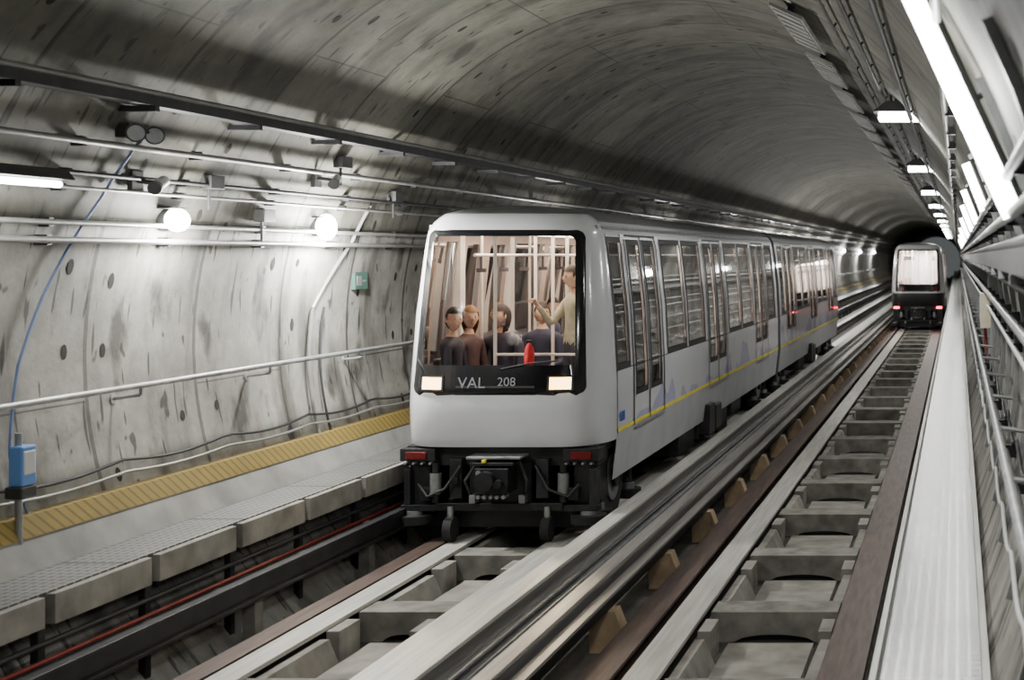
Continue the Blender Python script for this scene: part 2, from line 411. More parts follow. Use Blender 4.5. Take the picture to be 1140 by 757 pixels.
def guide(x0, x1, k='steel', top=.30, side='steel'):
    mb = MB(); mb.box(x0, x1, YMIN, YE, top-.03, top, k)
    mb.box(x1-.035, x1-.012, YMIN, YE, top-.15, top-.03, side); mb.box(x0+.01, x0+.035, YMIN, YE, top-.17, top-.03, side)
    mb.box(x0, x1+.03, YMIN, YE, top-.18, top-.15, side)
    mb.done('guide_bar', None, .004)
guide(-3.34, -3.17, 'strip'); guide(-2.84, -2.72, 'steel'); guide(-5.48, -5.36, 'dark', .32, 'dark')
mb = MB(); mb.box(-2.69, -2.60, YMIN, YE, .20, .225, 'steel'); mb.box(-2.685, -2.665, YMIN, YE, .06, .20, 'dark'); mb.done('guide_bar_flange', None, .003)
mb = MB(); mb.box(-3.06, -2.96, YMIN, YE, .17, .215, 'galv'); mb.cyl((-3.01, YMIN, .24), (-3.01, YE, .24), .02, 'dark')
y = 1.0
while y < 100: mb.box(-3.04, -2.98, y, y+.05, -.27, .17, 'dark'); y += 2
mb.done('power_rail', None, .003)
mb = MB(); y = 4.3
while y < 70:
    vs = [(-2.62, y, -.27), (-2.50, y, -.27), (-2.62, y, .05), (-2.62, y+.18, -.27), (-2.50, y+.18, -.27), (-2.62, y+.18, .05)]
    mb.add(vs, [(0, 1, 2), (5, 4, 3), (0, 3, 4, 1), (1, 4, 5, 2), (2, 5, 3, 0)], 'ochre')
    mb.box(-3.31, -3.20, y, y+.14, -.27, .12, 'conc2'); mb.box(-2.82, -2.62, y, y+.18, -.27, .055, 'ochre'); mb.box(-5.47, -5.37, y, y+.12, -.27, .14, 'conc2')
    y += 2.0
mb.done('guide_bar_brackets', None, .004)
def sleepers(xa, xb, y_end, name):
    mb = MB(); y = 2.6
    w = xb-xa
    while y < y_end:
        t = -.03; n = 10
        prof = [(xa, t), (xb, t), (xb, -.27), (xb-.16, -.27)]
        for i in range(n+1):
            u = i/n; prof.append((xb-.18-(w-.36)*u, -.27+.06*math.sin(math.pi*u)**.5))
        prof += [(xa+.16, -.27), (xa, -.27)]
        mb.prism(prof[::-1], y, y+.34, 'conc2')
        for s, xe in ((1, xa), (-1, xb)):
            a = xe
            mb.prism([(a, -.27), (a+s*.16, -.27), (a+s*.07, -.06), (a, -.06)][::s], y+.34, y+1.35, 'conc')
            mb.box(min(a, a+s*.10), max(a, a+s*.10), y+1.45, y+1.80, -.27, -.03, 'conc')
        mb.box(xa+.17, xb-.17, y+.45, y+1.80, -.27, -.215, 'conc')
        mb.box(xa+.17, xb-.17, y+1.86, y+1.99, -.269, -.262, 'black')  # thin dark strip, painted-in shadow at the front of the next sleeper
        y += 2.0
    mb.done(name, None, .008)
sleepers(-1.94, -.94, 80, 'track_sleepers'); sleepers(-4.71, -3.99, 30, 'track_sleepers')

# ------------------------------------------------------------------ lamps
def light(kind, name, loc, power, col=(1, 1, 1), parent=None, size=.3, sy=None, rot=(0, 0, 0), rad=.1):
    d = bpy.data.lights.new(name, kind); d.energy = power; d.color = col
    if kind == 'AREA':
        d.shape = 'RECTANGLE'; d.size = size; d.size_y = sy or size
    else: d.shadow_soft_size = rad
    o = bpy.data.objects.new(name, d); o.location = loc; o.rotation_euler = rot; COL.objects.link(o)
    if parent: o.parent = parent
    return o
COOL = (1.0, .99, .94)
def ceiling_lamp(y, p=75):
    e = empty('ceiling_lamp'); x, z = -.61, 4.42; mb = MB()
    mb.prism([(x-.37, z+.02), (x+.37, z+.02), (x+.22, z+.14), (x-.22, z+.14)][::-1], y-.16, y+.16, 'hood')
    mb.cyl((x-.15, y, z+.10), (x-.15-.05, y, z+.38), .015, 'dark'); mb.cyl((x+.1, y, z+.10), (x+.1, y, z+.14), .015, 'dark')
    mb.box(x-.12, x+.02, y-.05, y+.05, z+.13, z+.20, 'hood')
    mb.done('hood', e, .008)
    mb = MB(); mb.box(x-.31, x+.31, y-.11, y+.11, z-.08, z+.019, 'lamp'); mb.done('diffuser', e, .02)
    light('AREA', 'lamp_light', (x, y, z-.10), p, COOL, e, .6, .2)
for i in range(-1, 13): ceiling_lamp(15.7+9.4*(i-1), 105 if i < 6 else 85)

def bulkhead(x, y, z, p, rr=.085):
    e = empty('bulkhead_lamp'); xw = wallpt(z); mb = MB()
    mb.cyl((xw, y, z), (x-.04, y, z), .09, 'hood', 20); mb.box(xw, x+.02, y-.13, y+.13, z+.085, z+.10, 'hood'); mb.done('housing', e, .004)
    mb = MB(); mb.ell((x, y, z), (.07, rr+.04, rr), 'bulk'); mb.done('diffuser', e)
    light('POINT', 'lamp_light', (x+.14, y, z-.10), p, COOL, e, rad=.09)
bulkhead(-6.08, 12.98, 3.05, 420, .125); bulkhead(-6.08, 10.5, 3.05, 150, .09)
for y in (20, 28, 36, 43, 48, 54, 62, 72, 84, 98): bulkhead(-6.08, y, 3.05, 45 if y < 40 else 300)

def wall_tube(name, y, amid, length, inset, k='lamp', p=40, r=.022):
    e = empty(name); da = math.degrees(length/2/R)
    A = [amid-da+2*da*i/8 for i in range(9)]
    mb = MB(); mb.cyl(wp(A[0], y, inset), wp(A[-1], y, inset), r, k, 14)
    mb.done('tube', e)
    mb = MB(); t = Vector(wp(A[0], y+.02, inset-.04)); b = Vector(wp(A[-1], y+.02, inset-.04))
    mb.cyl(t, b, r*.8, 'hood', 8)
    for a in (A[0], A[-1], amid): mb.cyl(wp(a, y+.02, inset-.03), wp(a, y+.02, 0), .014, 'hood', 8)
    mb.done('housing', e)
    q = wp(amid, y, inset+.13); light('POINT', 'lamp_light', q, p, COOL, e, rad=.1)
wall_tube('wall_tube_lamp', 5.6, 24.8, 1.05, .09, p=60, r=.046)
for i, y in enumerate((9.4, 13.2, 17.2, 23, 31, 41, 53)): wall_tube('wall_tube_lamp', y, 21.7, .36, .09, p=28, r=.030)
e = empty('batten_lamp'); mb = MB(); xb = wallpt(3.27, .2)
mb.cyl((xb, 7.9, 3.24), (xb, 8.85, 3.24), .022, 'lamp'); mb.done('tube', e)
mb = MB(); mb.prism([(xb-.08, 3.27), (xb+.08, 3.27), (xb+.03, 3.33), (xb-.06, 3.33)][::-1], 7.85, 8.9, 'hood'); mb.box(wallpt(3.3), xb-.02, 8.3, 8.4, 3.28, 3.32, 'hood'); mb.done('hood', e, .005)
light('POINT', 'lamp_light', (xb+.05, 8.4, 3.15), 22, COOL, e, rad=.1)

def twin_spot(y, z):
    e = empty('twin_spotlight'); mb = MB(); xw = wallpt(z); x = xw+.17
    mb.box(xw, xw+.10, y-.06, y+.06, z-.05, z+.05, 'hood'); mb.cyl((xw, y, z), (x, y, z), .02, 'dark')
    for s in (-1, 1):
        c = Vector((x, y+s*.11, z-.02)); d = Vector((.6, -.75, -.2)).normalized()
        mb.cyl(c-d*.08, c+d*.05, .04, 'hood', 18, .066); mb.cyl(c+d*.05, c+d*.06, .054, 'galv', 18); mb.cyl(c, (x, y, z), .015, 'dark')
    mb.done('body', e)
twin_spot(9.55, 3.66)
def wall_camera(y, z):
    e = empty('surveillance_camera'); mb = MB(); xw = wallpt(z)
    mb.cyl((xw, y, z), (xw+.16, y, z-.02), .018, 'hood'); d = Vector((.35, -1, -.25)).normalized(); c = Vector((xw+.2, y, z-.03))
    mb.cyl(c-d*.14, c+d*.12, .04, 'galv', 14); mb.cyl(c+d*.12, c+d*.17, .048, 'hood', 14); mb.box(xw, xw+.04, y-.07, y+.07, z-.09, z+.07, 'hood'); mb.done('body', e, .004)
wall_camera(9.95, 3.33); wall_camera(12.6, 3.50)
for (y, z) in ((10.9, 3.36), (12.9, 3.66), (8.6, 2.2), (11.9, 3.12), (14.4, 3.4)):
    mb = MB(); x = wallpt(z); mb.box(x, x+.10, y-.1, y+.1, z-.05, z+.06, 'hood'); mb.cyl((x+.05, y-.05, z-.04), (x+.05, y-.05, z-.22), .012, 'cable'); mb.done('junction_box', None, .006)
mb = MB(); x = wallpt(2.5)+.035; mb.box(x-.05, x, 14.05, 14.35, 2.42, 2.60, 'green'); mb.box(x, x+.003, 14.09, 14.2, 2.46, 2.56, 'cgrey'); mb.box(x, x+.003, 14.22, 14.31, 2.50, 2.52, 'cgrey'); mb.done('exit_sign', None, .003)
e = empty('emergency_phone'); mb = MB(); x = wallpt(1.4, .22); y = 8.75
mb.cyl((x-.03, y, WZ), (x-.03, y, 1.62), .022, 'galv'); mb.box(x-.0, x+.06, y-.07, y+.07, WZ, WZ+.02, 'galv'); mb.done('post', e)
mb = MB(); mb.box(x-.05, x+.04, y-.07, y+.07, 1.28, 1.54, 'bluebox'); mb.box(x-.04, x+.045, y-.058, y+.058, 1.35, 1.51, 'white'); mb.box(x-.07, x+.04, y-.08, y+.08, 1.20, 1.28, 'hood'); mb.done('box', e, .012)
e = empty('electrical_cabinet'); mb = MB(); x = wallpt(2.05, .0, 1)
mb.box(x-.16, x, 17.0, 17.35, 1.86, 2.30, 'cream'); mb.box(x-.166, x-.16, 17.05, 17.3, 1.92, 2.25, 'white'); mb.cyl((x-.05, 17.15, 2.30), (x-.05, 17.15, 2.6), .02, 'cgrey'); mb.cyl((x-.1, 17.15, 1.87), (x-.06, 17.15, 1.3), .02, 'redcab'); mb.done('body', e, .01)
e = empty('ceiling_duct'); y = 9.4; k = 0
while y < 80:
    mb = MB(); a = 65.5; L_ = 2.2
    c = Vector(wp(a, 0, .09)); t = Vector((-math.sin(math.radians(a)), 0, math.cos(math.radians(a)))); n = Vector((-math.cos(math.radians(a)), 0, -math.sin(math.radians(a))))
    def pt(u, v): p = c+t*u+n*v; return (p.x, p.z)
    mb.prism([pt(-.17, 0), pt(.17, 0), pt(.17, .03), pt(-.17, .03)], y, y+L_, 'duct')
    for q in range(7): mb.prism([pt(-.14, .03), pt(.14, .03), pt(.14, .04), pt(-.14, .04)], y+.12+q*.3, y+.30+q*.3, 'duct')
    for yy in (y+.2, y+L_-.2): mb.prism([pt(-.03, -.09), pt(.03, -.09), pt(.03, 0), pt(-.03, 0)], yy, yy+.05, 'dark')
    mb.done('duct_panel_%d' % k, e); y += 3.0; k += 1
for a, r_ in ((52, .02), (57, .014), (44, .025)):
    mb = MB(); mb.cyl(wp(a, YMIN+.5, .05), wp(a, YE, .05), r_, 'cable')
    y = 1
    while y < 90: mb.cyl(wp(a, y, .06), wp(a, y, 0), .012, 'dark', 6); y += 1.4
    mb.done('ceiling_cable')

# ------------------------------------------------------------------ trains
PROF = [(.50, .95), (.95, 1.0), (1.5, 1.0), (2.2, .965), (2.85, .895), (3.02, .865), (3.12, .81), (3.19, .72), (3.24, .55), (3.27, .3), (3.28, 0)]
def W(h):
    for (a, wa), (b, wb) in zip(PROF[:-1], PROF[1:]):
        if h <= b: return wa+(wb-wa)*(h-a)/(b-a) if h >= a else wa
    return 0
YFP = [(.9, .10), (1.0, .045), (1.15, .01), (1.3, 0), (1.45, .02), (3.0, .26), (3.1, .31), (3.19, .40), (3.24, .52), (3.28, .70)]
def YF(h):
    if h <= YFP[0][0]: return YFP[0][1]
    for (a, wa), (b, wb) in zip(YFP[:-1], YFP[1:]):
        if h <= b: return wa+(wb-wa)*(h-a)/(b-a)
    return .7
def train(xc, y0, ncars, tail=False, detail=True):
    T = empty('metro_train'); ySide = y0+.70; CAR = 12.6
    def F(x, h, off=0):
        w = W(h); s = min(1, abs(x)/w) if w > 1e-4 else 1
        g = 1-math.sqrt(max(0, 1-s**6)); yf = YF(h)
        return (xc+x, y0+yf+(.70-yf)*g-off, h)
    ss = [0, .2, .4, .6, .7, .79, .84, .88, .91, .94, .96, .975, .985, .993, .998, 1.0]
    S = [-s for s in ss[:0:-1]]+ss
    hs = [.92, .96, 1.0, 1.08, 1.15, 1.22, 1.3, 1.38, 1.45, 1.6, 1.66, 1.8, 2.0, 2.2, 2.4, 2.6, 2.8, 2.85, 2.99, 3.02, 3.06, 3.1, 3.15, 3.19, 3.22, 3.24, 3.26, 3.27, 3.28]
    mb = MB(); bk = 'black' if tail else 'paint'  # tail train: shadow on the lower nose is put into a black colour
    mb.grid(lambda h, s: F(s*W(h), h), hs, S, 'paint', True, lambda h, s: abs(s) < .79 and 1.66 < h < 2.99, lambda h, s: (bk if h < 1.40 else ('roof' if h > 3.20 else 'paint')))
    mb.grid(lambda s, q: (xc+s*W(.92), F(s*W(.92), .92)[1]+q*.0+(ySide-F(s*W(.92), .92)[1])*q, .92), S, [0, 1], 'black', False)
    mb.done('nose', T)
    def rr(xh, h0, h1, rad, n=8):
        pts = []
        for cx, cz, a0 in ((xh-rad, h1-rad, 0), (-xh+rad, h1-rad, 90), (-xh+rad, h0+rad, 180), (xh-rad, h0+rad, 270)):
            for i in range(n+1): a = math.radians(a0+90*i/n); pts.append((cx+rad*math.cos(a), cz+rad*math.sin(a)))
        out = []
        for i, p in enumerate(pts):
            q = pts[(i+1) % len(pts)]; m = 8 if math.dist(p, q) > .3 else 1
            for j in range(m): t = j/m; out.append((p[0]+(q[0]-p[0])*t, p[1]+(q[1]-p[1])*t))
        return [(x*(1-.08*max(0, z-1.45)/1.5), z) for x, z in out]
    O = rr(.845, 1.42, 3.03, .09); I = rr(.755, 1.715, 2.965, .06); n = len(O); mb = MB(); K = 7
    vs = []
    for j in range(K+1):
        t = j/K
        for (a, b), (c, d) in zip(O, I): x, h = a+(c-a)*t, b+(d-b)*t; vs.append(F(x, h, .012 if j else -.004))
    mb.add(vs, [(j*n+i, j*n+(i+1) % n, (j+1)*n+(i+1) % n, (j+1)*n+i) for j in range(K) for i in range(n)], 'mask', True)
    mb.done('windscreen_surround', T)
    mb = MB(); xs = [-.76+1.52*i/16 for i in range(17)]; hh = [1.70+(2.975-1.70)*i/8 for i in range(9)]
    mb.grid(lambda h, x: F(x*(1-.08*(h-1.45)/1.5), h, .004), hh, xs, 'wind'); mb.done('windscreen', T)
    mb = MB()
    for s in (-1, 1):
        c = s*.62
        mb.grid(lambda h, x: F(x, h, .020), [1.485, 1.545, 1.60], [c-.10, c-.05, c, c+.05, c+.10], 'tailoff' if tail else 'head')
        for (xa, xb, ha, hb) in ((c-.12, c+.12, 1.60, 1.617), (c-.12, c+.12, 1.468, 1.485), (c-.12, c-.10, 1.485, 1.60), (c+.10, c+.12, 1.485, 1.60)):
            mb.grid(lambda h, x: F(x, h, .024), [ha, hb], [xa, (xa+xb)/2, xb], 'dark')
    mb.done('end_lamps', T)
    if not tail:
        for s in (-1, 1): light('SPOT', 'headlamp_beam', (xc+s*.62, y0-.05, 1.54), 45, (1, .82, .55), T, rot=(math.radians(82), 0, math.radians(180)), rad=.08).data.spot_size = 1.0
        for txt, x, z, sz in (('VAL', -.36, 1.50, .15), ('208', .02, 1.52, .12)):
            cu = bpy.data.curves.new('fleet_number', 'FONT'); cu.body = txt; cu.size = sz; cu.extrude = .002
            o = bpy.data.objects.new('fleet_number', cu); o.data.materials.append(M['text']); o.location = (xc+x, y0-.008, z); o.rotation_euler = (math.radians(90-8), 0, 0)
            COL.objects.link(o); o.parent = T
            o.location.y = F(x+.1, z+.05, .03)[1]
        mb = MB()
        mb.grid(lambda h, x: F(x, h, .018), [1.50, 1.52], [-.38, -.1, .2, .38], 'dark'); mb.done('fascia_line', T)
        mb = MB(); P = [F(.05, 1.68, .03), F(.3, 1.73, .035), F(.60, 1.76, .03)]; mb.tube(P, .008, 'black'); mb.done('wiper', T)
    for c in range(ncars):
        ya = ySide if c == 0 else y0+.35+c*(CAR+.35); yb = y0+.35+(c+1)*(CAR+.35)-.35
        base = y0+.35+c*(CAR+.35)-.35
        doors = [base+2.15, base+6.5, base+10.85]
        ops = []; DH0, DH1 = 1.33, 2.90
        for d in doors: ops += [(d-.60, d-.12, DH0, DH1), (d+.12, d+.60, DH0, DH1)]
        wins = [(doors[0]+.95, doors[1]-.95), (doors[1]+.95, doors[2]-.95)]
        for a, b in wins:
            m = (a+b)/2; ops += [(a+.05, m-.10, 1.66, 2.92), (m+.10, b-.05, 1.66, 2.92)]
        ops.append((ya+.06, doors[0]-.90, 1.66, 2.92) if c == 0 else (ya+.3, doors[0]-.90, 1.66, 2.92)); ops.append((doors[2]+.9, yb-.35, 1.66, 2.92))
        ybk = sorted(set([ya, yb]+[round(v, 4) for o in ops for v in o[:2]]))
        hbk = sorted(set([h for h, _ in PROF]+[o[i] for o in ops for i in (2, 3)]+[3.155, 3.215, 3.255, 1.0]))
        hit = lambda h, y: any(o[0] < y < o[1] and o[2] < h < o[3] for o in ops)
        for sd in (1, -1):
            mb = MB()
            mb.grid(lambda h, y: (xc+sd*W(h), y, h), hbk, ybk, 'livery', True, hit, lambda h, y: 'skirt' if h < .99 else ('roof' if h > 3.12 else 'livery'))
            mb.done('side_shell', T)
            mb = MB(); hi = [h for h in hbk if .9 <= h <= 3.03]
            mb.grid(lambda h, y: (xc+sd*(W(h)-.07), y, h), hi, ybk, 'intwall', True, hit); mb.done('interior_lining', T)
            def patch(mb, y1, y2, h1, h2, off, k):
                hh = sorted(set([h1, h2]+[h for h, _ in PROF if h1 < h < h2])); mb.grid(lambda h, y: (xc+sd*(W(h)+off), y, h), hh, [y1, y2], k)
            g = MB(); fr = MB()
            for o in ops:
                patch(g, o[0], o[1], o[2], o[3], -.012, 'sidegl')
                b = .05
                for (a1, a2, b1, b2) in ((o[0]-b, o[0]+.012, o[2]-b, o[3]+b), (o[1]-.012, o[1]+b, o[2]-b, o[3]+b), (o[0], o[1], o[2]-b, o[2]+.012), (o[0], o[1], o[3]-.012, o[3]+b)):
                    patch(fr, a1, a2, b1, b2, .004, 'seam')
            for d in doors:
                for yy in (d-.74, d, d+.74): patch(fr, yy-.020, yy+.020, .97, 3.0, .008, 'seam')
                patch(fr, d-.74, d+.74, 2.98, 3.0, .008, 'seam'); patch(fr, d-.72, d+.72, .93, .965, .02, 'galv')
            patch(fr, ya, yb, .98, 1.02, .006, 'yellow'); patch(fr, ya, yb, 3.05, 3.08, .012, 'galv')
            patch(fr, ya, yb, 1.60, 1.612, .003, 'seam')
            if c == 0: patch(fr, ya+.0, ya+.02, .97, 3.0, .006, 'seam'); patch(fr, ya+.10, ya+.16, 1.08, 1.18, .008, 'bluep'); patch(fr, ya+.18, ya+.22, 1.08, 1.18, .008, 'bluep'); patch(fr, ya+.24, ya+.30, 1.08, 1.18, .008, 'bluep')
            g.done('side_windows', T); fr.done('window_and_door_frames', T)
        if c > 0 or ncars > 1:
            yy = ya if c > 0 else yb
            e2 = MB()
            for sd in (1, -1):
                e2.grid(lambda h, t: (xc+sd*(W(h)-t), yy, h), [h for h, _ in PROF if h < 3.2], [0, .35], 'roof', False)
            e2.done('car_end', T)
        if c < ncars-1:
            b_ = MB()
            for q in range(5):
                yy = yb+.02+q*.075; b_.box(xc-.80, xc+.80, yy, yy+.05, .9, .95, 'rubber')
                for sd in (-1, 1): b_.box(xc+sd*.80-.05, xc+sd*.80+.05, yy, yy+.05, .9, 2.95, 'rubber')
                b_.box(xc-.80, xc+.80, yy, yy+.05, 2.9, 3.0, 'rubber')
            b_.box(xc-.2, xc+.2, yb-.1, yb+.5, .45, .65, 'black'); b_.done('gangway_bellows', T)
        b_ = MB(); b_.box(xc-.92, xc+.92, (y0+.42 if c == 0 else ya), yb+.35, .82, .90, 'intfloor'); b_.box(xc-.84, xc+.84, (y0+.55 if c == 0 else ya), yb, 3.04, 3.08, 'intceil')
        for sx in (-.48, .48): b_.box(xc+sx-.07, xc+sx+.07, ya+.1, yb-.2, 3.005, 3.04, 'intlamp')
        for d in doors:
            for sx in (-.28, .28): b_.cyl((xc+sx, d, .9), (xc+sx, d, 3.03), .018, 'pole')
        for d in doors:
            for sd in (-1, 1):
                for yy in (d-.80, d+.80):
                    b_.cyl((xc+sd*.60, yy, .9), (xc+sd*.60, yy, 3.03), .016, 'pole')
                    b_.box(min(xc+sd*.60, xc+sd*.90), max(xc+sd*.60, xc+sd*.90), yy-.012, yy+.012, 1.2, 1.75, 'intwall')
                    b_.box(min(xc+sd*.80, xc+sd*.885), max(xc+sd*.80, xc+sd*.885), yy-.07, yy+.07, 1.75, 3.0, 'pole')
        for sd in (-1, 1):
            b_.cyl((xc+sd*.55, ya+.3, 2.78), (xc+sd*.55, yb-.3, 2.78), .016, 'pole')
            q = ya+.5
            while q < yb-.5:
                b_.box(xc+sd*.55-.012, xc+sd*.55+.012, q-.012, q+.012, 2.64, 2.78, 'seat'); b_.box(xc+sd*.55-.05, xc+sd*.55+.05, q-.012, q+.012, 2.60, 2.64, 'seat'); q += .7
        b_.done('interior_fittings', T)
        b_ = MB()
        for (a, b) in wins+[(ya+.05, doors[0]-.9)]:
            nn = max(1, int((b-a)/.52)); st = (b-a)/nn
            for q in range(nn):
                for sd in (-1, 1):
                    x1_, x2_ = xc+sd*.90, xc+sd*.48; yy = a+q*st
                    b_.box(min(x1_, x2_), max(x1_, x2_), yy+.03, yy+st-.03, 1.28, 1.335, 'seat')
                    x3 = xc+sd*.84; b_.box(min(x1_, x3), max(x1_, x3), yy+.03, yy+st-.03, 1.34, 1.72, 'seat')
            for sd in (-1, 1): b_.box(min(xc+sd*.9, xc+sd*.75), max(xc+sd*.9, xc+sd*.75), a, b, .9, 1.28, 'seatb')
        if c == 0 and not tail:
            for (sx, sy) in ((-.44, 14.36), (-.64, 14.95), (-.20, 15.1)):
                b_.box(xc+sx-.21, xc+sx+.21, sy-.24, sy+.20, 1.27, 1.325, 'seat'); b_.box(xc+sx-.21, xc+sx+.21, sy+.17, sy+.22, 1.32, 1.80, 'seat'); b_.box(xc+sx-.05, xc+sx+.05, sy-.05, sy+.1, .9, 1.27, 'seatb')
        b_.done('seats', T, .02)
        for yy in (base+1.6, base+5, base+8.5, base+11.8):
            light('AREA', 'saloon_light', (xc, yy, 2.99), 46 if not tail else 260, (1, .80, .63) if not tail else (1, .93, .88), T, 1.2, 1.6)
        b_ = MB(); b_.box(xc-.82, xc+.82, ya+.1, yb, .55, .82, 'black')
        for sd in (1, -1):
            for (p, q, z0, z1) in ((base+4.2, base+5.2, .22, .56), (base+5.5, base+6.6, .25, .56), (base+7.0, base+7.8, .15, .56), (base+8.2, base+9.1, .28, .56)):
                x1_, x2_ = xc+sd*.45, xc+sd*.90; b_.box(min(x1_, x2_), max(x1_, x2_), p, q, z0, z1, 'dark')
            b_.box(min(xc+sd*.86, xc+sd*1.04), max(xc+sd*.86, xc+sd*1.04), base+5.6, base+6.0, .30, .72, 'dark'); b_.box(min(xc+sd*.86, xc+sd*1.03), max(xc+sd*.86, xc+sd*1.03), base+6.15, base+6.6, .30, .66, 'black')
            for yy in (base+1.15, base+11.4):
                xw = xc+sd*.70
                b_.cyl((xw-.13, yy, .46), (xw+.13, yy, .46), .455, 'rubber', 32); b_.cyl((xw+sd*.125, yy, .46), (xw+sd*.15, yy, .46), .24, 'galv', 20); b_.cyl((xw+sd*.14, yy, .46), (xw+sd*.19, yy, .46), .10, 'dark', 16)
                for gy in (-.62, .62):
                    xg = xc+sd*.86; b_.cyl((xg, yy+gy, .14), (xg, yy+gy, .24), .13, 'rubber', 22); b_.cyl((xg, yy+gy, .24), (xg, yy+gy, .30), .06, 'galv', 14)
                    b_.box(min(xc+sd*.3, xg), max(xc+sd*.3, xg), yy+gy-.05, yy+gy+.05, .30, .36, 'dark')
                    b_.cyl((xg, yy+gy, .3), (xg, yy+gy, .55), .03, 'dark')
        for yy in (base+1.15, base+11.4): b_.cyl((xc-.7, yy, .46), (xc+.7, yy, .46), .10, 'dark'); b_.box(xc-.5, xc+.5, yy-.6, yy+.6, .30, .55, 'black')
        b_.done('running_gear', T, .012)
    ye = y0+.35+ncars*(CAR+.35)-.35
    b_ = MB(); b_.prism([(xc-W(h), h) for h, _ in PROF]+[(xc+W(h), h) for h, _ in PROF[-2::-1]], ye, ye+.05, 'paint'); b_.done('rear_end_wall', T)
    b_ = MB(); yb0 = y0+.12
    b_.box(xc-.93, xc+.93, yb0+.10, yb0+.5, .72, .915, 'black'); b_.box(xc-.96, xc-.62, yb0-.0, yb0+.3, .78, .90, 'dark'); b_.box(xc+.62, xc+.96, yb0-.0, yb0+.3, .78, .90, 'dark')
    for s in (-1, 1):
        b_.box(xc+s*.80-.10, xc+s*.80+.10, yb0-.02, yb0+.02, .80, .87, 'tail' if tail else 'tailoff')
        b_.box(xc+s*.42-.06, xc+s*.42+.06, yb0, yb0+.4, .42, .80, 'dark'); b_.cyl((xc+s*.42, yb0-.05, .60), (xc+s*.42, yb0+.2, .60), .04, 'dark')
        b_.box(xc+s*.80-.10, xc+s*.80+.10, yb0+.1, yb0+.6, .35, .72, 'black')
        b_.cyl((xc+s*.47, yb0+.0, .0), (xc+s*.47, yb0+.0, .34), .03, 'galv', 12); b_.cyl((xc+s*.47-.04, yb0+.0, .12), (xc+s*.47+.04, yb0, .12), .12, 'rubber', 22)
        b_.cyl((xc+s*.85, yb0+.08, .17), (xc+s*.85, yb0+.08, .25), .17, 'rubber', 24); b_.cyl((xc+s*.85, yb0+.08, .25), (xc+s*.85, yb0+.08, .29), .08, 'galv', 16); b_.box(min(xc+s*.4, xc+s*.96), max(xc+s*.4, xc+s*.96), yb0+.02, yb0+.14, .29, .35, 'dark')
        b_.tube([(xc+s*.2, yb0, .78), (xc+s*.3, yb0-.08, .6), (xc+s*.26, yb0, .42)], .016, 'cable', 8)
        # brackets, hoses, bolts and shoes hung below the buffer beam
        b_.cyl((xc+s*.62, yb0+.02, .38), (xc+s*.62, yb0+.02, .76), .035, 'dark', 12); b_.cyl((xc+s*.62, yb0+.02, .46), (xc+s*.62, yb0+.02, .66), .055, 'galv', 12)
        b_.box(xc+s*.72-.05, xc+s*.72+.05, yb0+.0, yb0+.1, .40, .52, 'dark'); b_.box(xc+s*.90-.03, xc+s*.90+.03, yb0+.02, yb0+.2, .35, .70, 'dark')
        b_.tube([(xc+s*.36, yb0-.02, .74), (xc+s*.50, yb0-.07, .52), (xc+s*.68, yb0-.04, .44), (xc+s*.78, yb0+.0, .56)], .014, 'cable', 8)
        for q in range(4): b_.cyl((xc+s*(.66+.08*q), yb0-.03, .76), (xc+s*(.66+.08*q), yb0+.05, .76), .012, 'galv', 8)
        b_.box(xc+s*.24-.03, xc+s*.24+.03, yb0-.06, yb0+.1, .38, .46, 'galv')
    b_.box(xc-.30, xc+.30, yb0+.05, yb0+.5, .36, .76, 'black')
    b_.box(xc-.16, xc+.16, yb0-.22, yb0+.1, .50, .74, 'black'); b_.cyl((xc-.04, yb0-.32, .63), (xc-.04, yb0-.2, .63), .09, 'dark', 20); b_.cyl((xc+.08, yb0-.30, .60), (xc+.08, yb0-.2, .60), .04, 'dark', 16)
    b_.box(xc-.26, xc+.26, yb0-.16, yb0+.1, .82, .845, 'galv'); b_.box(xc-.20, xc+.20, yb0-.18, yb0+.1, .76, .79, 'dark'); b_.cyl((xc-.12, yb0-.23, .70), (xc-.12, yb0-.16, .70), .025, 'galv'); b_.box(xc-.10, xc-.06, yb0-.20, yb0-.16, .79, .82, 'yellow')
    for q in range(5): b_.cyl((xc-.12+.06*q, yb0-.24, .47), (xc-.12+.06*q, yb0-.1, .47), .018, 'galv', 10)
    b_.box(xc-.62, xc+.62, yb0+.0, yb0+.12, .30, .37, 'black'); b_.box(xc-.75, xc+.75, yb0+.2, yb0+.3, .10, .30, 'black')
    b_.done('coupler_and_guide_gear', T, .006)
    b_ = MB(); b_.prism([(xc-.86, .9), (xc+.86, .9), (xc+.86, 1.60), (xc-.86, 1.60)], y0+.32, y0+.50, 'seatb'); b_.box(xc-.84, xc+.84, y0+.26, y0+.54, 1.60, 1.63, 'seatb'); b_.done('front_console', T, .01)
    if not tail:
        b_ = MB(); b_.cyl((xc-.2, y0+.60, 1.78), (xc+.75, y0+.60, 1.78), .014, 'pole'); b_.cyl((xc-.2, y0+.60, .9), (xc-.2, y0+.60, 3.04), .018, 'pole'); b_.cyl((xc+.35, y0+1.2, .9), (xc+.35, y0+1.2, 3.04), .018, 'pole'); b_.cyl((xc+.75, y0+.60, .9), (xc+.75, y0+.60, 3.0), .016, 'pole'); b_.cyl((xc+.05, y0+1.7, .9), (xc+.05, y0+1.7, 3.04), .018, 'pole'); b_.done('grab_poles', T)
    return T
XT = -4.45
train(XT, 12.95, 2); train(-1.49, 50.5, 1, tail=True)

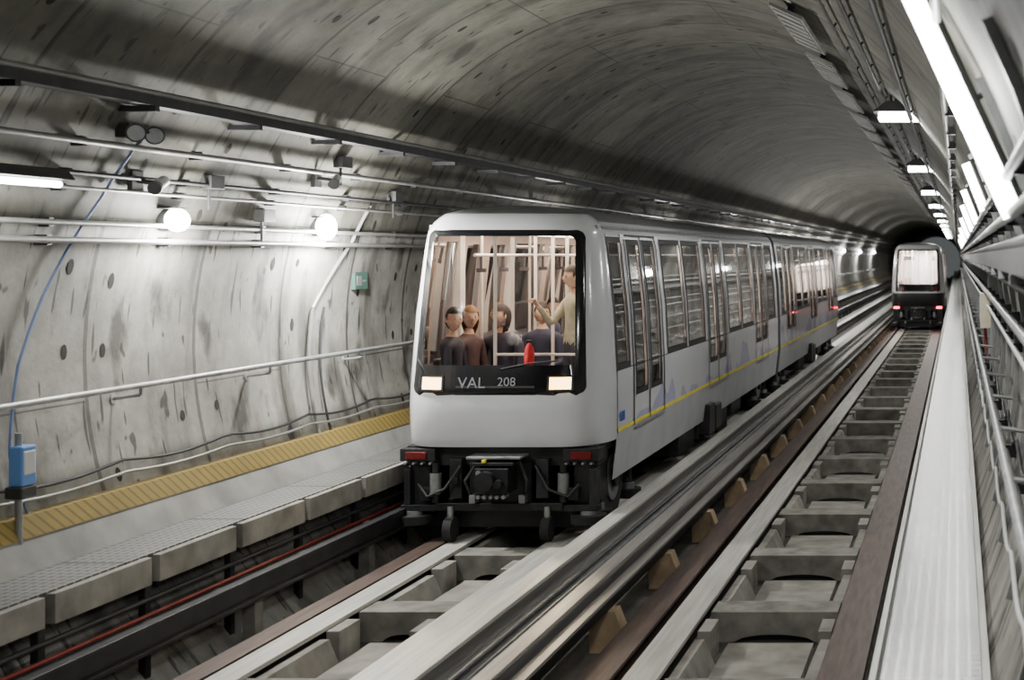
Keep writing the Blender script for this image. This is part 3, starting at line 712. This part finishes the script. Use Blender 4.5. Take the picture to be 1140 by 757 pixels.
# ------------------------------------------------------------------ people
def cmat(name, col, rough=.7): return mat(name, col, rough, var=.2, scale=20)
def skin_eval(verts, edges, radii, sub=1):
    me = bpy.data.meshes.new('tmp'); me.from_pydata(verts, edges, [])
    o = bpy.data.objects.new('tmp', me); COL.objects.link(o)
    o.modifiers.new('s', 'SKIN')
    for i, r in enumerate(radii):
        rr = r if isinstance(r, tuple) else (r, r); me.skin_vertices[0].data[i].radius = rr; me.skin_vertices[0].data[i].use_root = (i == 0)
    s = o.modifiers.new('d', 'SUBSURF'); s.levels = sub; s.render_levels = sub
    dg = bpy.context.evaluated_depsgraph_get(); ev = o.evaluated_get(dg); m2 = ev.to_mesh()
    V = [v.co.copy() for v in m2.vertices]; Fc = [tuple(p.vertices) for p in m2.polygons]
    ev.to_mesh_clear(); bpy.data.objects.remove(o); bpy.data.meshes.remove(me)
    return V, Fc
PC = [0]
def person(name, base, yaw, sit, shirt, pants, hair, skin=(.70, .45, .34), longhair=False, head_yaw=0, lhand=None, rhand=None):
    PC[0] += 1; tag = 'p%d_' % PC[0]
    for k, c in (('shirt', shirt), ('pants', pants), ('hair', hair), ('skin', skin)): M[tag+k] = cmat('clothing_'+tag+k if k in ('shirt', 'pants') else tag+k, c)
    M[tag+'eye'] = cmat(tag+'eye', (.03, .02, .02), .3); M[tag+'lip'] = cmat(tag+'lip', (.40, .14, .12), .5); M[tag+'shoe'] = cmat(tag+'shoe', (.03, .03, .03), .5)
    pz = .51 if sit else .93
    V = [Vector((0, 0, pz)), Vector((0, 0, pz+.16)), Vector((0, -.01, pz+.34)), Vector((0, 0, pz+.47)), Vector((0, 0, pz+.55)), Vector((0, -.01, pz+.62))]
    Rr = [(.15, .11), (.13, .10), (.15, .11), (.12, .085), (.052, .052), (.05, .05)]; E = [(0, 1), (1, 2), (2, 3), (3, 4), (4, 5)]
    wrists = []
    for s, tgt in ((1, lhand), (-1, rhand)):
        hip = Vector((s*.09, 0, pz-.05+(.03 if sit else 0)))
        if sit: knee = Vector((s*.11, -.42, pz+.0)); ank = Vector((s*.11, -.40, .09)); toe = Vector((s*.12, -.55, .04))
        else: knee = Vector((s*.10, -.02, .50)); ank = Vector((s*.10, .02, .09)); toe = Vector((s*.12, -.14, .04))
        i = len(V); V += [hip, knee, ank, toe]; Rr += [(.095, .085), (.062, .062), (.045, .045), (.04, .035)]; E += [(0, i), (i, i+1), (i+1, i+2), (i+2, i+3)]
        sh = Vector((s*.185, 0, pz+.45))
        if tgt is None: tgt = Vector((s*.13, -.30, pz+.12)) if sit else Vector((s*.25, -.06, pz-.10))
        else: tgt = Vector(tgt)
        d = tgt-sh; dist = min(d.length, .54); d.normalize(); wr = sh+d*dist
        bend = math.sqrt(max(0, .28**2-(dist/2)**2)); down = Vector((s*.3, .2, -1)); down = (down-d*down.dot(d)).normalized()
        el = sh+d*dist*.5+down*bend
        i = len(V); V += [sh, el, wr]; Rr += [(.062, .062), (.043, .043), (.028, .026)]; E += [(3, i), (i, i+1), (i+1, i+2)]
        wrists.append((wr, (wr-el).normalized(), s))
    BV, BF = skin_eval(V, E, Rr, 2)
    mb = MB()
    def kf(c):
        if c.z > pz+.545 and abs(c.x) < .12: return tag+'skin'
        if c.z < .10 : return tag+'shoe'
        for wr, dr, s in wrists:
            if (c-wr).dot(dr) > -.02 and (c-wr).length < .09: return tag+'skin'
        if sit and (c.y < -.14 and c.z < pz+.08) and not any((c-w[0]).length < .16 for w in wrists): return tag+'pants'
        return tag+'pants' if c.z < pz+.03 else tag+'shirt'
    o0 = len(mb.v); mb.v += [tuple(v) for v in BV]
    for f in BF:
        c = sum((BV[i] for i in f), Vector())/len(f); mb.f.append(tuple(o0+i for i in f)); mb.m.append(mb.mi(kf(c))); mb.sm.append(True)
    for wr, dr, s in wrists:
        side = dr.cross(Vector((0, 0, 1)));  side = side.normalized() if side.length > .1 else Vector((1, 0, 0)); nrm = side.cross(dr).normalized(); 
        HV, HF = skin_eval([wr-dr*.01, wr+dr*.04, wr+dr*.085], [(0, 1), (1, 2)], [(.024, .02), (.036, .016), (.038, .014)], 1); mb.add(HV, HF, tag+'skin', True)
        for q, (off, ln) in enumerate(((-.027, .062), (-.009, .074), (.009, .070), (.027, .055))):
            b = wr+dr*.075+side*off; p1 = b+dr*ln*.45-nrm*.004; p2 = p1+dr*ln*.22-nrm*.022; p3 = p2-nrm*.020-dr*.004
            HV, HF = skin_eval([b, p1, p2, p3], [(0, 1), (1, 2), (2, 3)], [.009, .0085, .008, .007], 1); mb.add(HV, HF, tag+'skin', True)
        b = wr+dr*.03-side*.025*s; HV, HF = skin_eval([b, b-side*s*.025+dr*.02, b-side*s*.03+dr*.045-nrm*.015], [(0, 1), (1, 2)], [.012, .010, .008], 1); mb.add(HV, HF, tag+'skin', True)
    hc = Vector((0, -.02, pz+.72)); ry = Matrix.Rotation(head_yaw, 3, 'Z'); nu, nv = 28, 20
    def hp(t, a, sc_=1.0, hairf=False):
        x, y, z = math.sin(t)*math.cos(a), math.sin(t)*math.sin(a), math.cos(t)
        jaw = 1-.28*max(0, -z)**1.3; X, Y, Z = .076*x*jaw, .096*y*(1-.12*max(0, -z)), .118*z
        if not hairf:
            if y < 0:
                Y -= .024*math.exp(-((x/.16)**2+((z+.15)/.20)**2)); Y += .009*(math.exp(-(((abs(x)-.38)/.16)**2+((z-.02)/.12)**2)))
                Y -= .007*math.exp(-((x/.3)**2+((z+.55)/.1)**2)); Y -= .010*math.exp(-((x/.3)**2+((z+.9)/.15)**2))
        return hc+ry @ (Vector((X, Y, Z))*sc_)
    hv = [hp(math.pi*j/nv, 2*math.pi*i/nu) for j in range(nv+1) for i in range(nu)]
    hf = [(j*nu+i, (j+1)*nu+i, (j+1)*nu+(i+1) % nu, j*nu+(i+1) % nu) for j in range(nv) for i in range(nu)]
    mb.add(hv, hf, tag+'skin', True)
    hv = []; hf = []
    for j in range(nv+1):
        for i in range(nu):
            t = math.pi*j/nv; a = 2*math.pi*i/nu; p = hp(t, a, 1.0, True)-hc; p = ry.inverted() @ p; p *= 1.11
            if longhair and math.sin(a) > -.25 and math.cos(t) < -.1: p.z -= .09*(-math.cos(t)); p.x *= 1.15
            p.x += .003*math.sin(9*a+3*t); hv.append(hc+ry @ p)
    for j in range(nv):
        for i in range(nu):
            t = math.pi*(j+.5)/nv; a = 2*math.pi*(i+.5)/nu; y = math.sin(t)*math.sin(a); z = math.cos(t)
            lim = .50 if y < -.25 else (-.05 if y < .15 else -.75)
            if longhair and y > -.1: lim = -2
            if z > lim: hf.append((j*nu+i, (j+1)*nu+i, (j+1)*nu+(i+1) % nu, j*nu+(i+1) % nu))
    mb.add(hv, hf, tag+'hair', True)
    for s in (-1, 1):
        mb.ell(hc+ry @ Vector((s*.029, -.083, .004)), (.011, .007, .007), tag+'eye', 10, 6); mb.ell(hc+ry @ Vector((s*.029, -.088, .024)), (.016, .004, .003), tag+'hair', 8, 6)
        mb.ell(hc+ry @ Vector((s*.076, .005, -.005)), (.010, .018, .030), tag+'skin', 10, 8)
    mb.ell(hc+ry @ Vector((0, -.088, -.060)), (.022, .008, .007), tag+'lip', 10, 6)
    o = mb.done(name); o.location = base; o.rotation_euler = (0, 0, yaw)
    return o
FZ = .90; Q = math.radians
person('seated_passenger', (XT-.66, 13.62, FZ), Q(90), True, (.03, .03, .05), (.04, .04, .06), (.02, .015, .012), head_yaw=Q(-45))
person('seated_passenger', (XT-.66, 14.08, FZ), Q(75), True, (.10, .06, .06), (.04, .05, .08), (.26, .14, .06), longhair=True, head_yaw=Q(-40))
person('seated_passenger', (XT-.40, 14.36, FZ), Q(-8), True, (.04, .035, .06), (.04, .04, .05), (.03, .02, .018), longhair=True, head_yaw=Q(-35))
person('seated_passenger', (XT-.64, 14.95, FZ), Q(5), True, (.14, .12, .14), (.04, .04, .05), (.16, .09, .05), head_yaw=Q(20))
person('seated_passenger', (XT-.20, 15.10, FZ), Q(0), True, (.03, .035, .07), (.04, .04, .05), (.03, .02, .02), head_yaw=Q(30))
person('seated_passenger', (XT-.64, 16.90, FZ), Q(90), True, (.05, .06, .12), (.04, .04, .05), (.03, .02, .02), head_yaw=Q(-50))
person('standing_passenger', (XT+.47, 14.02, FZ), Q(-50), False, (.52, .49, .36), (.08, .08, .10), (.05, .035, .025), head_yaw=Q(-10), rhand=(-.10, -.36, 1.36))
mb = MB(); M['redbag'] = cmat('red_fabric', (.55, .015, .02)); x, y = XT+.20, 13.37
mb.ell((x, y, 1.77), (.05, .05, .14), 'redbag', 18, 12); mb.ell((x, y-.04, 1.73), (.035, .03, .07), 'redbag', 14, 8)
mb.tube([(x-.03, y, 1.87), (x-.025, y, 1.93), (x+.025, y, 1.93), (x+.03, y, 1.87)], .007, 'black'); mb.done('backpack')

# ------------------------------------------------------------------ world & camera
w = bpy.data.worlds.new('world'); sc.world = w; w.use_nodes = True
w.node_tree.nodes['Background'].inputs[0].default_value = (.6, .65, .65, 1); w.node_tree.nodes['Background'].inputs[1].default_value = .15
cd = bpy.data.cameras.new('camera'); cd.sensor_width = 36; cd.lens = 1500/1140*36
cd.shift_x = -(1066-570)/1140; cd.shift_y = -(378.5-285)/1140; cd.clip_end = 400; cd.clip_start = .05
cd.dof.use_dof = True; cd.dof.focus_distance = 13.3; cd.dof.aperture_fstop = 2.4
co = bpy.data.objects.new('camera', cd); co.location = (0, 0, 2.77); co.rotation_euler = (math.radians(90), 0, 0); COL.objects.link(co); sc.camera = co
